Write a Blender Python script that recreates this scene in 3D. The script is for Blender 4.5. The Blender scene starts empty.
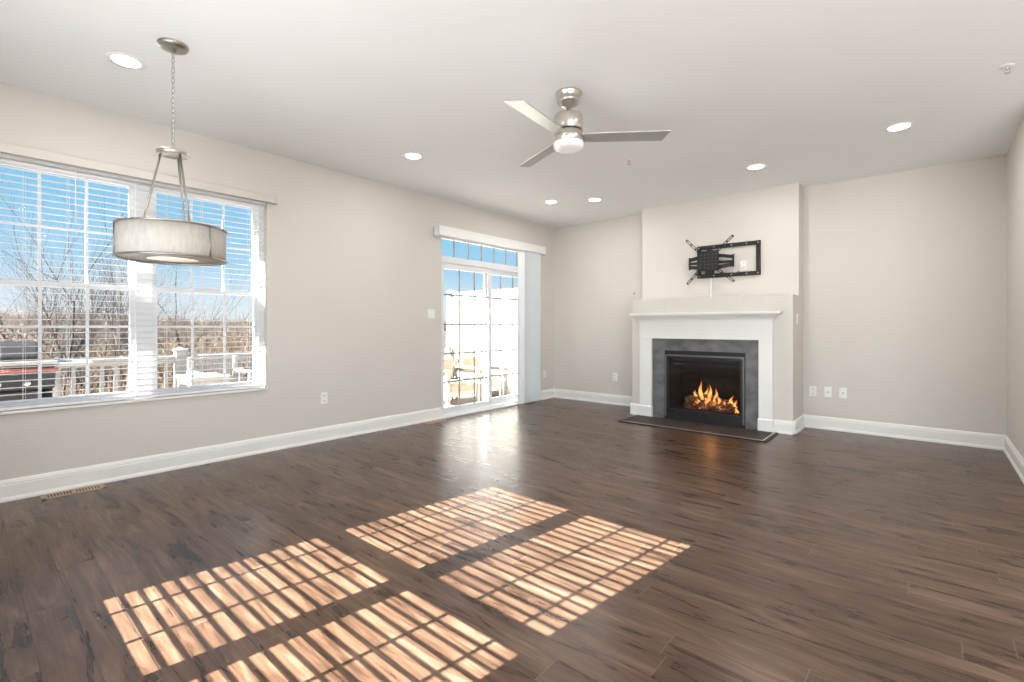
import bpy, bmesh, math, random
from math import sin, cos, pi, radians as R
from mathutils import Vector, Matrix, noise
random.seed(7)
S = bpy.context.scene
COL = S.collection

# ------------------------------------------------------------------ camera
FPX, CAMX, CAMH, HOR, YAW = 481.0, 4.575, 1.146, 326.5, R(40.8)
cd = bpy.data.cameras.new('camera'); cam = bpy.data.objects.new('camera', cd); COL.objects.link(cam)
cam.location = (CAMX, 0, CAMH); cam.rotation_euler = (pi/2, 0, YAW)
cd.sensor_width = 36; cd.lens = 36*FPX/1024; cd.shift_y = (HOR-341)/1024; cd.clip_start = .02; cd.clip_end = 900
S.camera = cam
# ------------------------------------------------------------------ sky
w = bpy.data.worlds.new('sky'); S.world = w; w.use_nodes = True
nt = w.node_tree; nt.nodes.clear()
tc = nt.nodes.new('ShaderNodeTexCoord'); sx = nt.nodes.new('ShaderNodeSeparateXYZ')
rp = nt.nodes.new('ShaderNodeValToRGB'); bg = nt.nodes.new('ShaderNodeBackground'); ow = nt.nodes.new('ShaderNodeOutputWorld')
nt.links.new(tc.outputs['Generated'], sx.inputs[0]); nt.links.new(sx.outputs['Z'], rp.inputs[0])
nt.links.new(rp.outputs[0], bg.inputs[0]); nt.links.new(bg.outputs[0], ow.inputs[0])
cr = rp.color_ramp
cr.elements[0].position = 0; cr.elements[0].color = (.86,.90,.95,1)
cr.elements[1].position = 1; cr.elements[1].color = (.12,.33,.72,1)
for p, c in ((.05,(.74,.85,.95,1)), (.11,(.42,.68,.90,1)), (.2,(.28,.61,.90,1)), (.4,(.22,.53,.88,1))):
    e = cr.elements.new(p); e.color = c
bg.inputs[1].default_value = 1.0
# ------------------------------------------------------------------ sun and added fill lights
sd = bpy.data.lights.new('sun', 'SUN'); sd.energy = 58; sd.angle = R(.2); sd.color = (1,.98,.945)
sun = bpy.data.objects.new('sun', sd); COL.objects.link(sun)
sun.rotation_euler = Vector((.12,1,-.685)).to_track_quat('-Z','Y').to_euler()
def area(name, loc, direction, sxx, syy, power, col):
    l = bpy.data.lights.new(name, 'AREA'); l.shape = 'RECTANGLE'; l.size = sxx; l.size_y = syy; l.energy = power; l.color = col
    o = bpy.data.objects.new(name, l); COL.objects.link(o); o.location = loc
    o.rotation_euler = Vector(direction).to_track_quat('-Z','Z').to_euler(); return o
area('kitchen_side_fill', (8.9,1.9,1.3), (-1,0,1.8), 4.6, 2.1, 25, (.92,.96,1))  # unseen fill light on the kitchen side, added to brighten the room
area('rear_opening_fill', (6.8,-.62,1.2), (-.3,1,1.2), 3.0, 2.1, 185, (.92,.96,1))  # added fill light inside the unseen rear opening, tilted up to the ceiling
area('rear_window_fill', (2.9,-.62,.95), (.10,1,.75), 2.0, 1.3, 62, (.92,.96,1))  # added fill light standing inside the rear blind, for ceiling and far wall
# ------------------------------------------------------------------ exposure
vs = S.view_settings; vs.view_transform = 'Standard'; vs.look = 'None'; vs.gamma = 1; vs.exposure = .06; vs.use_curve_mapping = False
LAMP = (1,.95,.90)

# ------------------------------------------------------------------ materials
def mat(name, col, rough=.5, metal=0, spec=.5, bump=None, var=None, emit=None, trans=0, coat=0):
    """bump=(scale,strength); var=(scale,amount) low-contrast mottling of the base colour"""
    m = bpy.data.materials.new(name); m.use_nodes = True; n = m.node_tree; b = n.nodes['Principled BSDF']
    b.inputs['Base Color'].default_value = (*col,1); b.inputs['Roughness'].default_value = rough
    b.inputs['Metallic'].default_value = metal; b.inputs['Specular IOR Level'].default_value = spec
    if trans: b.inputs['Transmission Weight'].default_value = trans
    if coat: b.inputs['Coat Weight'].default_value = coat
    if emit: b.inputs['Emission Color'].default_value = (*emit[0],1); b.inputs['Emission Strength'].default_value = emit[1]
    t = n.nodes.new('ShaderNodeTexCoord')
    if var is None: var = (3, .04)
    nz = n.nodes.new('ShaderNodeTexNoise'); nz.inputs['Scale'].default_value = var[0]; nz.inputs['Detail'].default_value = 4
    n.links.new(t.outputs['Object'], nz.inputs['Vector'])
    rr = n.nodes.new('ShaderNodeValToRGB')
    a = var[1]
    rr.color_ramp.elements[0].position = .3; rr.color_ramp.elements[1].position = .7
    rr.color_ramp.elements[0].color = (*[c*(1-a) for c in col],1); rr.color_ramp.elements[1].color = (*[min(1,c*(1+a)) for c in col],1)
    n.links.new(nz.outputs['Fac'], rr.inputs[0]); n.links.new(rr.outputs[0], b.inputs['Base Color'])
    if bump:
        nb = n.nodes.new('ShaderNodeTexNoise'); nb.inputs['Scale'].default_value = bump[0]; nb.inputs['Detail'].default_value = 3
        bp = n.nodes.new('ShaderNodeBump'); bp.inputs['Strength'].default_value = bump[1]; bp.inputs['Distance'].default_value = .002
        n.links.new(t.outputs['Object'], nb.inputs['Vector']); n.links.new(nb.outputs['Fac'], bp.inputs['Height']); n.links.new(bp.outputs[0], b.inputs['Normal'])
    return m
M = {}
M['wall'] = mat('wall_paint', (.69,.655,.605), .8, bump=(180,.12), var=(1.5,.015), spec=.25)
M['ceil'] = mat('ceiling_paint', (.90,.905,.90), .9, bump=(150,.1), var=(1.5,.01), spec=.2)
M['trim'] = mat('white_trim_paint', (.86,.855,.83), .35, var=(2,.015))
M['vinyl'] = mat('white_vinyl', (.84,.85,.86), .4, var=(2,.02))
M['slat'] = mat('blind_slat', (.80,.80,.80), .45, var=(2,.02))
M['muntin'] = mat('backlit_muntin', (.36,.35,.33), .5, var=(2,.02))  # backlit look of white door muntins put into a darker base colour
M['outwhite'] = mat('darkened_white_vinyl', (.34,.33,.31), .5, var=(2,.03))  # white vinyl with its base colour darkened so strong sun clips it less
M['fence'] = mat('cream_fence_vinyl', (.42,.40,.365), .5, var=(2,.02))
M['vane'] = mat('vane_vinyl', (.80,.84,.85), .5, var=(2,.02))
M['plate'] = mat('white_plastic', (.88,.88,.86), .3, var=(2,.01))
M['slot'] = mat('dark_slot', (.012,.012,.012), .6)
M['nickel'] = mat('brushed_nickel', (.62,.58,.53), .28, 1, bump=(220,.05), var=(20,.05))
M['nickel_dark'] = mat('aged_nickel', (.42,.40,.365), .36, 1, var=(20,.06))
M['blade'] = mat('silver_fan_blade', (.55,.55,.53), .35, .5, var=(6,.05))
M['black'] = mat('black_powdercoat', (.022,.022,.022), .45, .3, var=(10,.1))
M['firebox'] = mat('firebox_liner', (.016,.014,.013), .8, var=(8,.3), bump=(30,.5))
M['fireframe'] = mat('charcoal_metal_frame', (.035,.036,.04), .35, .6, var=(10,.1))
M['opal'] = mat('opal_glass', (.88,.88,.86), .25, var=(2,.01), emit=((1,.96,.9),.12))
M['lens'] = mat('lit_lens', (.9,.9,.9), .4, emit=(LAMP,9.0))
M['cream'] = mat('cream_cushion', (.34,.29,.22), .9, var=(30,.05), bump=(200,.3))
M['greywicker'] = mat('grey_slats', (.30,.28,.27), .7, var=(30,.15))
M['deck'] = mat('deck_boards', (.34,.28,.235), .7, var=(6,.25))
M['greypanel'] = mat('grey_panel', (.38,.37,.35), .45, .3, var=(8,.06))
M['red'] = mat('red_handle', (.34,.10,.08), .45, var=(8,.08))
M['grill'] = mat('black_enamel', (.014,.011,.011), .55, .0, var=(8,.2))
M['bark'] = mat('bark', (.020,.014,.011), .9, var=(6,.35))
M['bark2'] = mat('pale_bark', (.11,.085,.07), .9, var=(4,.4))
M['brush'] = mat('dry_brush', (.145,.095,.060), .9, var=(.6,.45))
M['ground'] = mat('leaf_litter', (.11,.078,.055), .95, var=(1.2,.5))
M['hill'] = mat('far_wooded_hill', (.055,.042,.036), .95, var=(.08,.45), bump=(.5,1))
M['siding'] = mat('siding', (.6,.58,.54), .7)
M['bronze'] = mat('vent_tan', (.50,.38,.28), .5, .1, var=(20,.1))

def glass_mat(name, tint=(1,1,1), refl=.06, k=.6):
    m = bpy.data.materials.new(name); m.use_nodes = True; n = m.node_tree; n.nodes.clear()
    o = n.nodes.new('ShaderNodeOutputMaterial'); mx = n.nodes.new('ShaderNodeMixShader')
    t = n.nodes.new('ShaderNodeBsdfTransparent'); g = n.nodes.new('ShaderNodeBsdfGlossy'); lw = n.nodes.new('ShaderNodeLayerWeight')
    mm = n.nodes.new('ShaderNodeMath'); mm.operation = 'MULTIPLY'; mm.inputs[1].default_value = k
    ma = n.nodes.new('ShaderNodeMath'); ma.operation = 'ADD'; ma.inputs[1].default_value = refl
    lw.inputs[0].default_value = .25
    t.inputs[0].default_value = (*tint,1); g.inputs[0].default_value = (1,1,1,1); g.inputs['Roughness'].default_value = .02
    n.links.new(lw.outputs['Fresnel'], mm.inputs[0]); n.links.new(mm.outputs[0], ma.inputs[0]); n.links.new(ma.outputs[0], mx.inputs[0])
    n.links.new(t.outputs[0], mx.inputs[1]); n.links.new(g.outputs[0], mx.inputs[2]); n.links.new(mx.outputs[0], o.inputs[0])
    return m
M['glass'] = glass_mat('window_glass', (.97,.985,.98), .004, .10)
M['fireglass'] = glass_mat('fireplace_glass', (.92,.90,.89), .012, .25)

def floor_mat():
    m = bpy.data.materials.new('dark_walnut_planks'); m.use_nodes = True; n = m.node_tree; L = n.links.new; b = n.nodes['Principled BSDF']
    def N(t, **k):
        x = n.nodes.new(t)
        for a, v in k.items(): setattr(x, a, v)
        return x
    def MA(op, a, b2=None, c=None):
        x = N('ShaderNodeMath', operation=op)
        for i, v in enumerate((a, b2, c)):
            if v is None: continue
            if isinstance(v, (int, float)): x.inputs[i].default_value = v
            else: L(v, x.inputs[i])
        return x.outputs[0]
    tc = N('ShaderNodeTexCoord'); sp = N('ShaderNodeSeparateXYZ'); L(tc.outputs['Object'], sp.inputs[0])
    X, Y = sp.outputs['X'], sp.outputs['Y']
    W, LEN = .13, 1.22
    rowf = MA('DIVIDE', MA('ADD', Y, .074), W); row = MA('FLOOR', rowf); v = MA('SUBTRACT', rowf, row)
    wn = N('ShaderNodeTexWhiteNoise', noise_dimensions='1D'); L(row, wn.inputs['W'])
    uf = MA('ADD', MA('DIVIDE', X, LEN), MA('MULTIPLY', wn.outputs['Value'], 7.3)); ui = MA('FLOOR', uf); u = MA('SUBTRACT', uf, ui)
    cb = N('ShaderNodeCombineXYZ'); L(row, cb.inputs[0]); L(ui, cb.inputs[1])
    wp = N('ShaderNodeTexWhiteNoise', noise_dimensions='2D'); L(cb.outputs[0], wp.inputs['Vector'])
    # grain coordinates: stretched along x, shifted per plank
    gx = MA('ADD', MA('MULTIPLY', X, 1.0), MA('MULTIPLY', wp.outputs['Value'], 40))
    g1 = N('ShaderNodeCombineXYZ'); L(MA('MULTIPLY', gx, 2.2), g1.inputs[0]); L(MA('MULTIPLY', Y, 15), g1.inputs[1]); L(MA('MULTIPLY', wp.outputs['Value'], 9), g1.inputs[2])
    n1 = N('ShaderNodeTexNoise'); n1.inputs['Scale'].default_value = 1; n1.inputs['Detail'].default_value = 6; n1.inputs['Distortion'].default_value = 1.1; L(g1.outputs[0], n1.inputs['Vector'])
    g2 = N('ShaderNodeCombineXYZ'); L(MA('MULTIPLY', gx, 6), g2.inputs[0]); L(MA('MULTIPLY', Y, 120), g2.inputs[1])
    n2 = N('ShaderNodeTexNoise'); n2.inputs['Scale'].default_value = 1; n2.inputs['Detail'].default_value = 3; L(g2.outputs[0], n2.inputs['Vector'])
    g3 = N('ShaderNodeCombineXYZ'); L(MA('MULTIPLY', gx, 1.9), g3.inputs[0]); L(MA('MULTIPLY', Y, 24), g3.inputs[1])
    n3 = N('ShaderNodeTexNoise'); n3.inputs['Scale'].default_value = 1; n3.inputs['Detail'].default_value = 2; L(g3.outputs[0], n3.inputs['Vector'])
    t = MA('ADD', MA('MULTIPLY', n1.outputs['Fac'], .62), MA('MULTIPLY', n2.outputs['Fac'], .26))
    t = MA('ADD', t, MA('MULTIPLY', wp.outputs['Value'], .07))
    r = N('ShaderNodeValToRGB'); L(t, r.inputs[0]); e = r.color_ramp.elements
    e[0].position = .28; e[0].color = (.016,.008,.005,1); e[1].position = .68; e[1].color = (.22,.142,.096,1)
    x = e.new(.40); x.color = (.060,.032,.019,1); x = e.new(.52); x.color = (.112,.064,.040,1)
    # dark knots and streaks
    kn = N('ShaderNodeMapRange'); kn.inputs[1].default_value = .60; kn.inputs[2].default_value = .80; kn.inputs[3].default_value = 1; kn.inputs[4].default_value = .30; L(n3.outputs['Fac'], kn.inputs[0])
    mk = N('ShaderNodeMix', data_type='RGBA', blend_type='MULTIPLY'); mk.inputs[0].default_value = 1; L(r.outputs[0], mk.inputs[6]); L(kn.outputs[0], mk.inputs[7])
    # seams
    sv = MA('MINIMUM', v, MA('SUBTRACT', 1, v)); su = MA('MINIMUM', u, MA('SUBTRACT', 1, u))
    seam = MA('LESS_THAN', sv, .010); seamu = MA('LESS_THAN', su, .0013)
    ms = N('ShaderNodeMix', data_type='RGBA'); L(seam, ms.inputs[0]); L(mk.outputs[2], ms.inputs[6]); ms.inputs[7].default_value = (.014,.009,.007,1)
    me = N('ShaderNodeMix', data_type='RGBA'); L(seamu, me.inputs[0]); L(ms.outputs[2], me.inputs[6]); me.inputs[7].default_value = (.16,.12,.09,1)
    L(me.outputs[2], b.inputs['Base Color'])
    rg = N('ShaderNodeMapRange'); rg.inputs[3].default_value = .23; rg.inputs[4].default_value = .34; L(n1.outputs['Fac'], rg.inputs[0]); L(rg.outputs[0], b.inputs['Roughness'])
    b.inputs['Specular IOR Level'].default_value = .34
    h = MA('SUBTRACT', MA('ADD', MA('MULTIPLY', n2.outputs['Fac'], .35), MA('MULTIPLY', n1.outputs['Fac'], .6)), MA('MULTIPLY', seam, .5))
    bp = N('ShaderNodeBump'); bp.inputs['Strength'].default_value = .2; bp.inputs['Distance'].default_value = .001; L(h, bp.inputs['Height']); L(bp.outputs[0], b.inputs['Normal'])
    return m
M['floor'] = floor_mat()

def ramp_mat(name, stops, scale, vec=(1,1,1), rough=.6, emit=None, bump=.3, coord='Object'):
    m = bpy.data.materials.new(name); m.use_nodes = True; n = m.node_tree; b = n.nodes['Principled BSDF']; L = n.links.new
    t = n.nodes.new('ShaderNodeTexCoord'); mp = n.nodes.new('ShaderNodeMapping'); mp.inputs['Scale'].default_value = vec
    nz = n.nodes.new('ShaderNodeTexNoise'); nz.inputs['Scale'].default_value = scale; nz.inputs['Detail'].default_value = 6
    r = n.nodes.new('ShaderNodeValToRGB'); L(t.outputs[coord], mp.inputs[0]); L(mp.outputs[0], nz.inputs['Vector']); L(nz.outputs['Fac'], r.inputs[0])
    e = r.color_ramp.elements; e[0].position, e[0].color = stops[0][0], (*stops[0][1],1); e[1].position, e[1].color = stops[-1][0], (*stops[-1][1],1)
    for p, c in stops[1:-1]: x = e.new(p); x.color = (*c,1)
    L(r.outputs[0], b.inputs['Base Color']); b.inputs['Roughness'].default_value = rough
    if emit: L(r.outputs[0], b.inputs['Emission Color']); b.inputs['Emission Strength'].default_value = emit
    bp = n.nodes.new('ShaderNodeBump'); bp.inputs['Strength'].default_value = bump; bp.inputs['Distance'].default_value = .003; L(nz.outputs['Fac'], bp.inputs['Height']); L(bp.outputs[0], b.inputs['Normal'])
    return m
M['slate'] = ramp_mat('grey_slate_tile', [(.3,(.085,.084,.084)),(.5,(.145,.146,.150)),(.72,(.21,.20,.195))], 5, (1,1,1.6), .45)
M['hearth'] = ramp_mat('dark_hearth_tile', [(.3,(.022,.016,.013)),(.7,(.055,.042,.035))], 8, (1,1,1), .6)
M['linen'] = ramp_mat('linen_shade', [(.3,(.46,.43,.385)),(.7,(.55,.52,.475))], 60, (1,1,.25), .9, emit=.04)
M['log'] = ramp_mat('charred_log', [(.35,(.03,.018,.012)),(.55,(.20,.10,.06)),(.7,(.45,.25,.17))], 14, (1,3,3), .9, bump=1)
M['ember'] = ramp_mat('glowing_ember', [(.40,(.012,.006,.004)),(.54,(.5,.05,.01)),(.68,(1.0,.30,.05))], 22, (1,1,1), .9, emit=1.6, bump=1)
def flame_mat():
    m = bpy.data.materials.new('gas_flame'); m.use_nodes = True; n = m.node_tree; n.nodes.clear(); L = n.links.new
    o = n.nodes.new('ShaderNodeOutputMaterial'); t = n.nodes.new('ShaderNodeTexCoord'); s = n.nodes.new('ShaderNodeSeparateXYZ'); L(t.outputs['Generated'], s.inputs[0])
    r = n.nodes.new('ShaderNodeValToRGB'); L(s.outputs['Z'], r.inputs[0]); e = r.color_ramp.elements
    e[0].position = 0; e[0].color = (1,.50,.14,1); e[1].position = 1; e[1].color = (.8,.11,.015,1); x = e.new(.45); x.color = (1,.55,.16,1); x = e.new(.75); x.color = (1,.30,.05,1)
    a = n.nodes.new('ShaderNodeValToRGB'); L(s.outputs['Z'], a.inputs[0]); e = a.color_ramp.elements
    e[0].position = 0; e[0].color = (.6,.6,.6,1); e[1].position = 1; e[1].color = (.08,.08,.08,1); x = e.new(.5); x.color = (.62,.62,.62,1)
    lw = n.nodes.new('ShaderNodeLayerWeight'); lw.inputs[0].default_value = .35
    iv = n.nodes.new('ShaderNodeMath'); iv.operation = 'SUBTRACT'; iv.inputs[0].default_value = 1; L(lw.outputs['Facing'], iv.inputs[1])
    mu = n.nodes.new('ShaderNodeMath'); mu.operation = 'MULTIPLY'; L(iv.outputs[0], mu.inputs[0]); L(a.outputs[0], mu.inputs[1])
    em = n.nodes.new('ShaderNodeEmission'); L(r.outputs[0], em.inputs[0]); em.inputs[1].default_value = 2.0
    tr = n.nodes.new('ShaderNodeBsdfTransparent'); mx = n.nodes.new('ShaderNodeMixShader')
    L(mu.outputs[0], mx.inputs[0]); L(tr.outputs[0], mx.inputs[1]); L(em.outputs[0], mx.inputs[2]); L(mx.outputs[0], o.inputs[0])
    return m
M['flame'] = flame_mat()

# ------------------------------------------------------------------ mesh builder
class MB:
    def __init__(s): s.v = []; s.f = []; s.sm = []
    def add(s, vs, fs, smooth=False):
        k = len(s.v); s.v += [tuple(p) for p in vs]; s.f += [tuple(i+k for i in f) for f in fs]; s.sm += [smooth]*len(fs); return s
    def box(s, a, b):
        x0,x1 = sorted((a[0],b[0])); y0,y1 = sorted((a[1],b[1])); z0,z1 = sorted((a[2],b[2]))
        vs = [(x,y,z) for z in (z0,z1) for y in (y0,y1) for x in (x0,x1)]
        return s.add(vs, [(0,2,3,1),(4,5,7,6),(0,1,5,4),(2,6,7,3),(0,4,6,2),(1,3,7,5)])
    def bar(s, p, q, wd, th, up=(0,0,1)):      # rectangular bar from p to q, th along up
        p = Vector(p); q = Vector(q); d = (q-p).normalized(); u = Vector(up)
        u = (u-d*u.dot(d)).normalized(); r = d.cross(u)
        vs = [c + r*a*wd/2 + u*b*th/2 for c in (p,q) for a,b in ((-1,-1),(1,-1),(1,1),(-1,1))]
        return s.add(vs, [(3,2,1,0),(4,5,6,7),(0,1,5,4),(1,2,6,5),(2,3,7,6),(3,0,4,7)])
    def tube(s, pts, rad, n=8, cap=True, smooth=True):
        pts = [Vector(p) for p in pts]; rs = rad if isinstance(rad, (list,tuple)) else [rad]*len(pts)
        vs = []; fs = []; prev = None
        for i, p in enumerate(pts):
            d = (pts[min(i+1,len(pts)-1)]-pts[max(i-1,0)]).normalized()
            if prev is None:
                u = d.orthogonal().normalized()
            else:
                u = (prev-d*prev.dot(d)); u = u.normalized() if u.length > 1e-6 else d.orthogonal().normalized()
            prev = u; v = d.cross(u)
            vs += [p + (u*cos(2*pi*k/n)+v*sin(2*pi*k/n))*rs[i] for k in range(n)]
        for i in range(len(pts)-1):
            for k in range(n):
                a = i*n+k; b = i*n+(k+1)%n; fs.append((a,b,b+n,a+n))
        s.add(vs, fs, smooth)
        if cap:
            k = len(s.v)-len(vs); s.f += [tuple(k+i for i in reversed(range(n))), tuple(k+len(vs)-n+i for i in range(n))]; s.sm += [False,False]
        return s
    def ring(s, c, R0, r, axis='z', n=40, m=8):
        c = Vector(c); vs = []; fs = []
        for i in range(n):
            a = 2*pi*i/n
            for j in range(m):
                b = 2*pi*j/m; rr = R0+r*cos(b); h = r*sin(b)
                p = {'z':(rr*cos(a),rr*sin(a),h),'y':(rr*cos(a),h,rr*sin(a)),'x':(h,rr*cos(a),rr*sin(a))}[axis]
                vs.append(c+Vector(p))
        for i in range(n):
            for j in range(m):
                fs.append((i*m+j, ((i+1)%n)*m+j, ((i+1)%n)*m+(j+1)%m, i*m+(j+1)%m))
        return s.add(vs, fs, True)
    def lathe(s, prof, c=(0,0,0), n=40, smooth=True, axis='z'):   # prof = [(r,z)...]
        vs = []; fs = []
        for r, z in prof:
            for k in range(n):
                a = 2*pi*k/n; p = (r*cos(a), r*sin(a), z)
                if axis == 'y': p = (p[0], p[2], p[1])
                if axis == 'x': p = (p[2], p[0], p[1])
                vs.append((c[0]+p[0], c[1]+p[1], c[2]+p[2]))
        for i in range(len(prof)-1):
            for k in range(n):
                a = i*n+k; b = i*n+(k+1)%n; fs.append((a,b,b+n,a+n))
        return s.add(vs, fs, smooth)
    def prism(s, poly, a0, a1, axis='y'):       # poly in the plane across axis, extruded from a0 to a1
        def P(u,v,t): return {'y':(u,t,v),'x':(t,u,v),'z':(u,v,t)}[axis]
        n = len(poly); vs = [P(u,v,a0) for u,v in poly]+[P(u,v,a1) for u,v in poly]
        return s.add(vs, [tuple(reversed(range(n))), tuple(range(n,2*n))]+[(i,(i+1)%n,(i+1)%n+n,i+n) for i in range(n)])
    def build(s, name, m, parent=None, bevel=0, loc=None, seg=2):
        me = bpy.data.meshes.new(name); me.from_pydata([tuple(v) for v in s.v], [], s.f); me.update()
        for p, q in zip(me.polygons, s.sm): p.use_smooth = q
        bm = bmesh.new(); bm.from_mesh(me); bmesh.ops.recalc_face_normals(bm, faces=bm.faces); bm.to_mesh(me); bm.free()
        me.materials.append(m)
        o = bpy.data.objects.new(name, me); COL.objects.link(o)
        if parent is not None:
            o.parent = parent
            pm = parent.matrix_basis if parent.parent is None else parent.parent.matrix_basis @ parent.matrix_basis
            if loc is None: o.matrix_parent_inverse = Matrix.Identity(4); o.matrix_basis = pm.inverted()   # geometry given in world space
        if loc is not None: o.location = loc
        if bevel:
            b = o.modifiers.new('bevel','BEVEL'); b.width = bevel; b.segments = seg; b.limit_method = 'ANGLE'; b.angle_limit = R(40)
        return o
def struct(o): o['kind'] = 'structure'; return o
def tag(o, label, cat, group=None, kind=None):
    o['label'] = label; o['category'] = cat
    if group: o['group'] = group
    if kind: o['kind'] = kind
    return o
def thing(name, label, cat, loc, group=None):
    o = bpy.data.objects.new(name, None); COL.objects.link(o); o.location = loc; o.empty_display_size = .1
    o.matrix_basis = Matrix.Translation(loc)
    return tag(o, label, cat, group)
def dup(root, loc, label, rotz=None):
    r = root.copy(); COL.objects.link(r); r.location = loc; r['label'] = label
    if rotz is not None: r.rotation_euler = (0,0,rotz)
    for ch in list(root.children):
        c = ch.copy(); COL.objects.link(c); c.parent = r
        for g in list(ch.children):
            d = g.copy(); COL.objects.link(d); d.parent = c
    return r

# ================================================================== ROOM SHELL
CZ = 2.74; FY = 6.35; RX = 5.13; BY = -.70; KX = 9.0; KY = 4.9; T = .15
struct(MB().box((-T,BY-T,-.12),(KX+T,FY+T,0)).build('floor', M['floor']))
struct(MB().box((-T,BY-T,CZ),(KX+T,FY+T,CZ+.12)).build('ceiling', M['ceil']))
def wall_with_holes(name, axis, pos, thick, a0, a1, holes, m=M['wall']):
    """wall in the plane axis=pos; holes = [(a0,a1,z0,z1)] along the other axis"""
    mb = MB(); cuts = sorted(holes); cur = a0
    def bx(u0,u1,z0,z1):
        if u1-u0 < 1e-5 or z1-z0 < 1e-5: return
        if axis == 'x': mb.box((pos,u0,z0),(pos+thick,u1,z1))
        else: mb.box((u0,pos,z0),(u1,pos+thick,z1))
    for h in cuts:
        bx(cur,h[0],0,CZ); bx(h[0],h[1],0,h[2]); bx(h[0],h[1],h[3],CZ); cur = h[1]
    bx(cur,a1,0,CZ); return struct(mb.build(name, m))
WY0,WY1,WZ0,WZ1 = .07,1.868,.585,2.30       # left window opening
DY0,DY1,DZ1 = 3.955,5.79,2.31                 # patio door opening
wall_with_holes('wall_left','x',-T,T,BY-T,FY+T,[(WY0,WY1,WZ0,WZ1),(DY0,DY1,0,DZ1)])
struct(MB().box((0,FY,0),(RX+T,FY+T,CZ)).build('wall_far', M['wall']))
struct(MB().box((RX,KY,0),(RX+T,FY,CZ)).build('wall_right', M['wall']))
struct(MB().box((RX+T,KY,0),(KX,KY+T,CZ)).build('wall_added_kitchen', M['wall']))  # unseen kitchen wing, added to bring more light into the room
BW = [(1.775,2.53),(2.575,3.29)]               # rear window units (glass seen by the sun)
BWO = (1.745,3.33,.725,2.36)
wall_with_holes('wall_back','y',BY-T,T,0,KX,[BWO,(5.3,8.3,.05,2.3)])
wall_with_holes('wall_added_kitchen_side','x',KX,T,BY-T,KY+T,[(-.4,4.3,.25,2.35)])
# fireplace chimney breast: deep lower part with a ledge, shallower upper part
BX0,BX1,B1,B2,LZ = 1.65,3.50,5.80,6.10,1.49
struct(MB().box((BX0,B2,LZ),(BX1,FY,CZ)).build('wall_chimney_upper', M['wall']))
FBX0,FBX1,FBZ0,FBZ1 = 2.115,3.015,.06,.80
mb = MB().box((BX0,B1,0),(FBX0,FY,LZ)).box((FBX1,B1,0),(BX1,FY,LZ)).box((FBX0,B1,FBZ1),(FBX1,FY,LZ)).box((FBX0,B1,0),(FBX1,FY,FBZ0)).box((FBX0,6.28,FBZ0),(FBX1,FY,FBZ1))
struct(mb.build('wall_chimney_lower', M['wall'], bevel=.004))
# baseboards (profile: offset from wall, height)
BP = [(0,0),(.024,0),(.024,.012),(.017,.026),(.014,.028),(.014,.104),(.010,.110),(.012,.116),(.006,.134),(0,.142)]
def baseboard(name, axis, pos, sign, a0, a1):
    poly = [(pos+sign*u, z) for u,z in BP]
    return struct(MB().prism(poly, a0, a1, 'y' if axis=='x' else 'x').build(name, M['trim']))
baseboard('baseboard_left','x',0,1,BY,DY0-.01)
baseboard('baseboard_left_far','x',0,1,DY1+.01,FY)
baseboard('baseboard_far_left','y',FY,-1,0,BX0)
baseboard('baseboard_far_right','y',FY,-1,BX1,RX)
baseboard('baseboard_right','x',RX,-1,KY,FY)
baseboard('baseboard_chimney_side','x',BX1,1,B1-.024,FY)
baseboard('baseboard_chimney_left_side','x',BX0,-1,B1-.024,FY)
baseboard('baseboard_chimney_front_left','y',B1,-1,BX0-.024,1.775)
baseboard('baseboard_chimney_front_right','y',B1,-1,3.315,BX1+.024)

# ------------------------------------------------------------------ left double window
def sash_grid(mb, y0,y1,z0,z1, fw, x0,x1):
    mb.box((x0,y0,z0),(x1,y0+fw,z1)).box((x0,y1-fw,z0),(x1,y1,z1)).box((x0,y0+fw,z0),(x1,y1-fw,z0+fw)).box((x0,y0+fw,z1-fw),(x1,y1-fw,z1))
w1 = struct(MB().box((-.15,WY0,WZ0),(-.065,WY0+.035,WZ1)).box((-.15,WY1-.05,WZ0),(-.065,WY1,WZ1)).box((-.15,WY0,WZ1-.035),(-.065,WY1,WZ1)).box((-.15,WY0,WZ0),(-.065,WY1,WZ0+.03)).box((-.15,.915,WZ0),(-.065,1.025,WZ1)).build('window_1', M['vinyl'], bevel=.003))
for a,b in ((.105,.915),(1.025,1.818)):
    for zz0,zz1,x0,x1 in ((WZ0+.03,1.462,-.105,-.075),(1.425,WZ1-.035,-.135,-.106)):
        m_ = MB(); sash_grid(m_, a,b,zz0,zz1,.032,x0,x1); s = m_.build('sash', M['vinyl'], w1)
        g = MB(); gy0,gy1,gz0,gz1 = a+.032,b-.032,zz0+.032,zz1-.032
        xm = (x0+x1)/2
        MB().box((xm-.003,gy0,gz0),(xm+.003,gy1,gz1)).build('glass_pane', M['glass'], s)
        mu = MB()
        for k in (1,2): yy = gy0+(gy1-gy0)*k/3; mu.box((xm+.003,yy-.009,gz0),(xm+.012,yy+.009,gz1))
        zc = (gz0+gz1)/2 if zz0 > 1 else 1.145
        mu.box((xm+.0035,gy0,zc-.009),(xm+.0115,gy1,zc+.009))
        mu.build('muntin', M['vinyl'], s)
    MB().box((-.075,(a+b)/2-.03,1.462),(-.060,(a+b)/2+.03,1.474)).box((-.07,(a+b)/2-.008,1.474),(-.055,(a+b)/2+.03,1.480)).build('sash_lock', M['plate'], w1)
struct(MB().box((-.10,WY0,WZ0-.015),(.018,WY1,WZ0+.002)).build('trim_1', M['trim'], bevel=.003))
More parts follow.
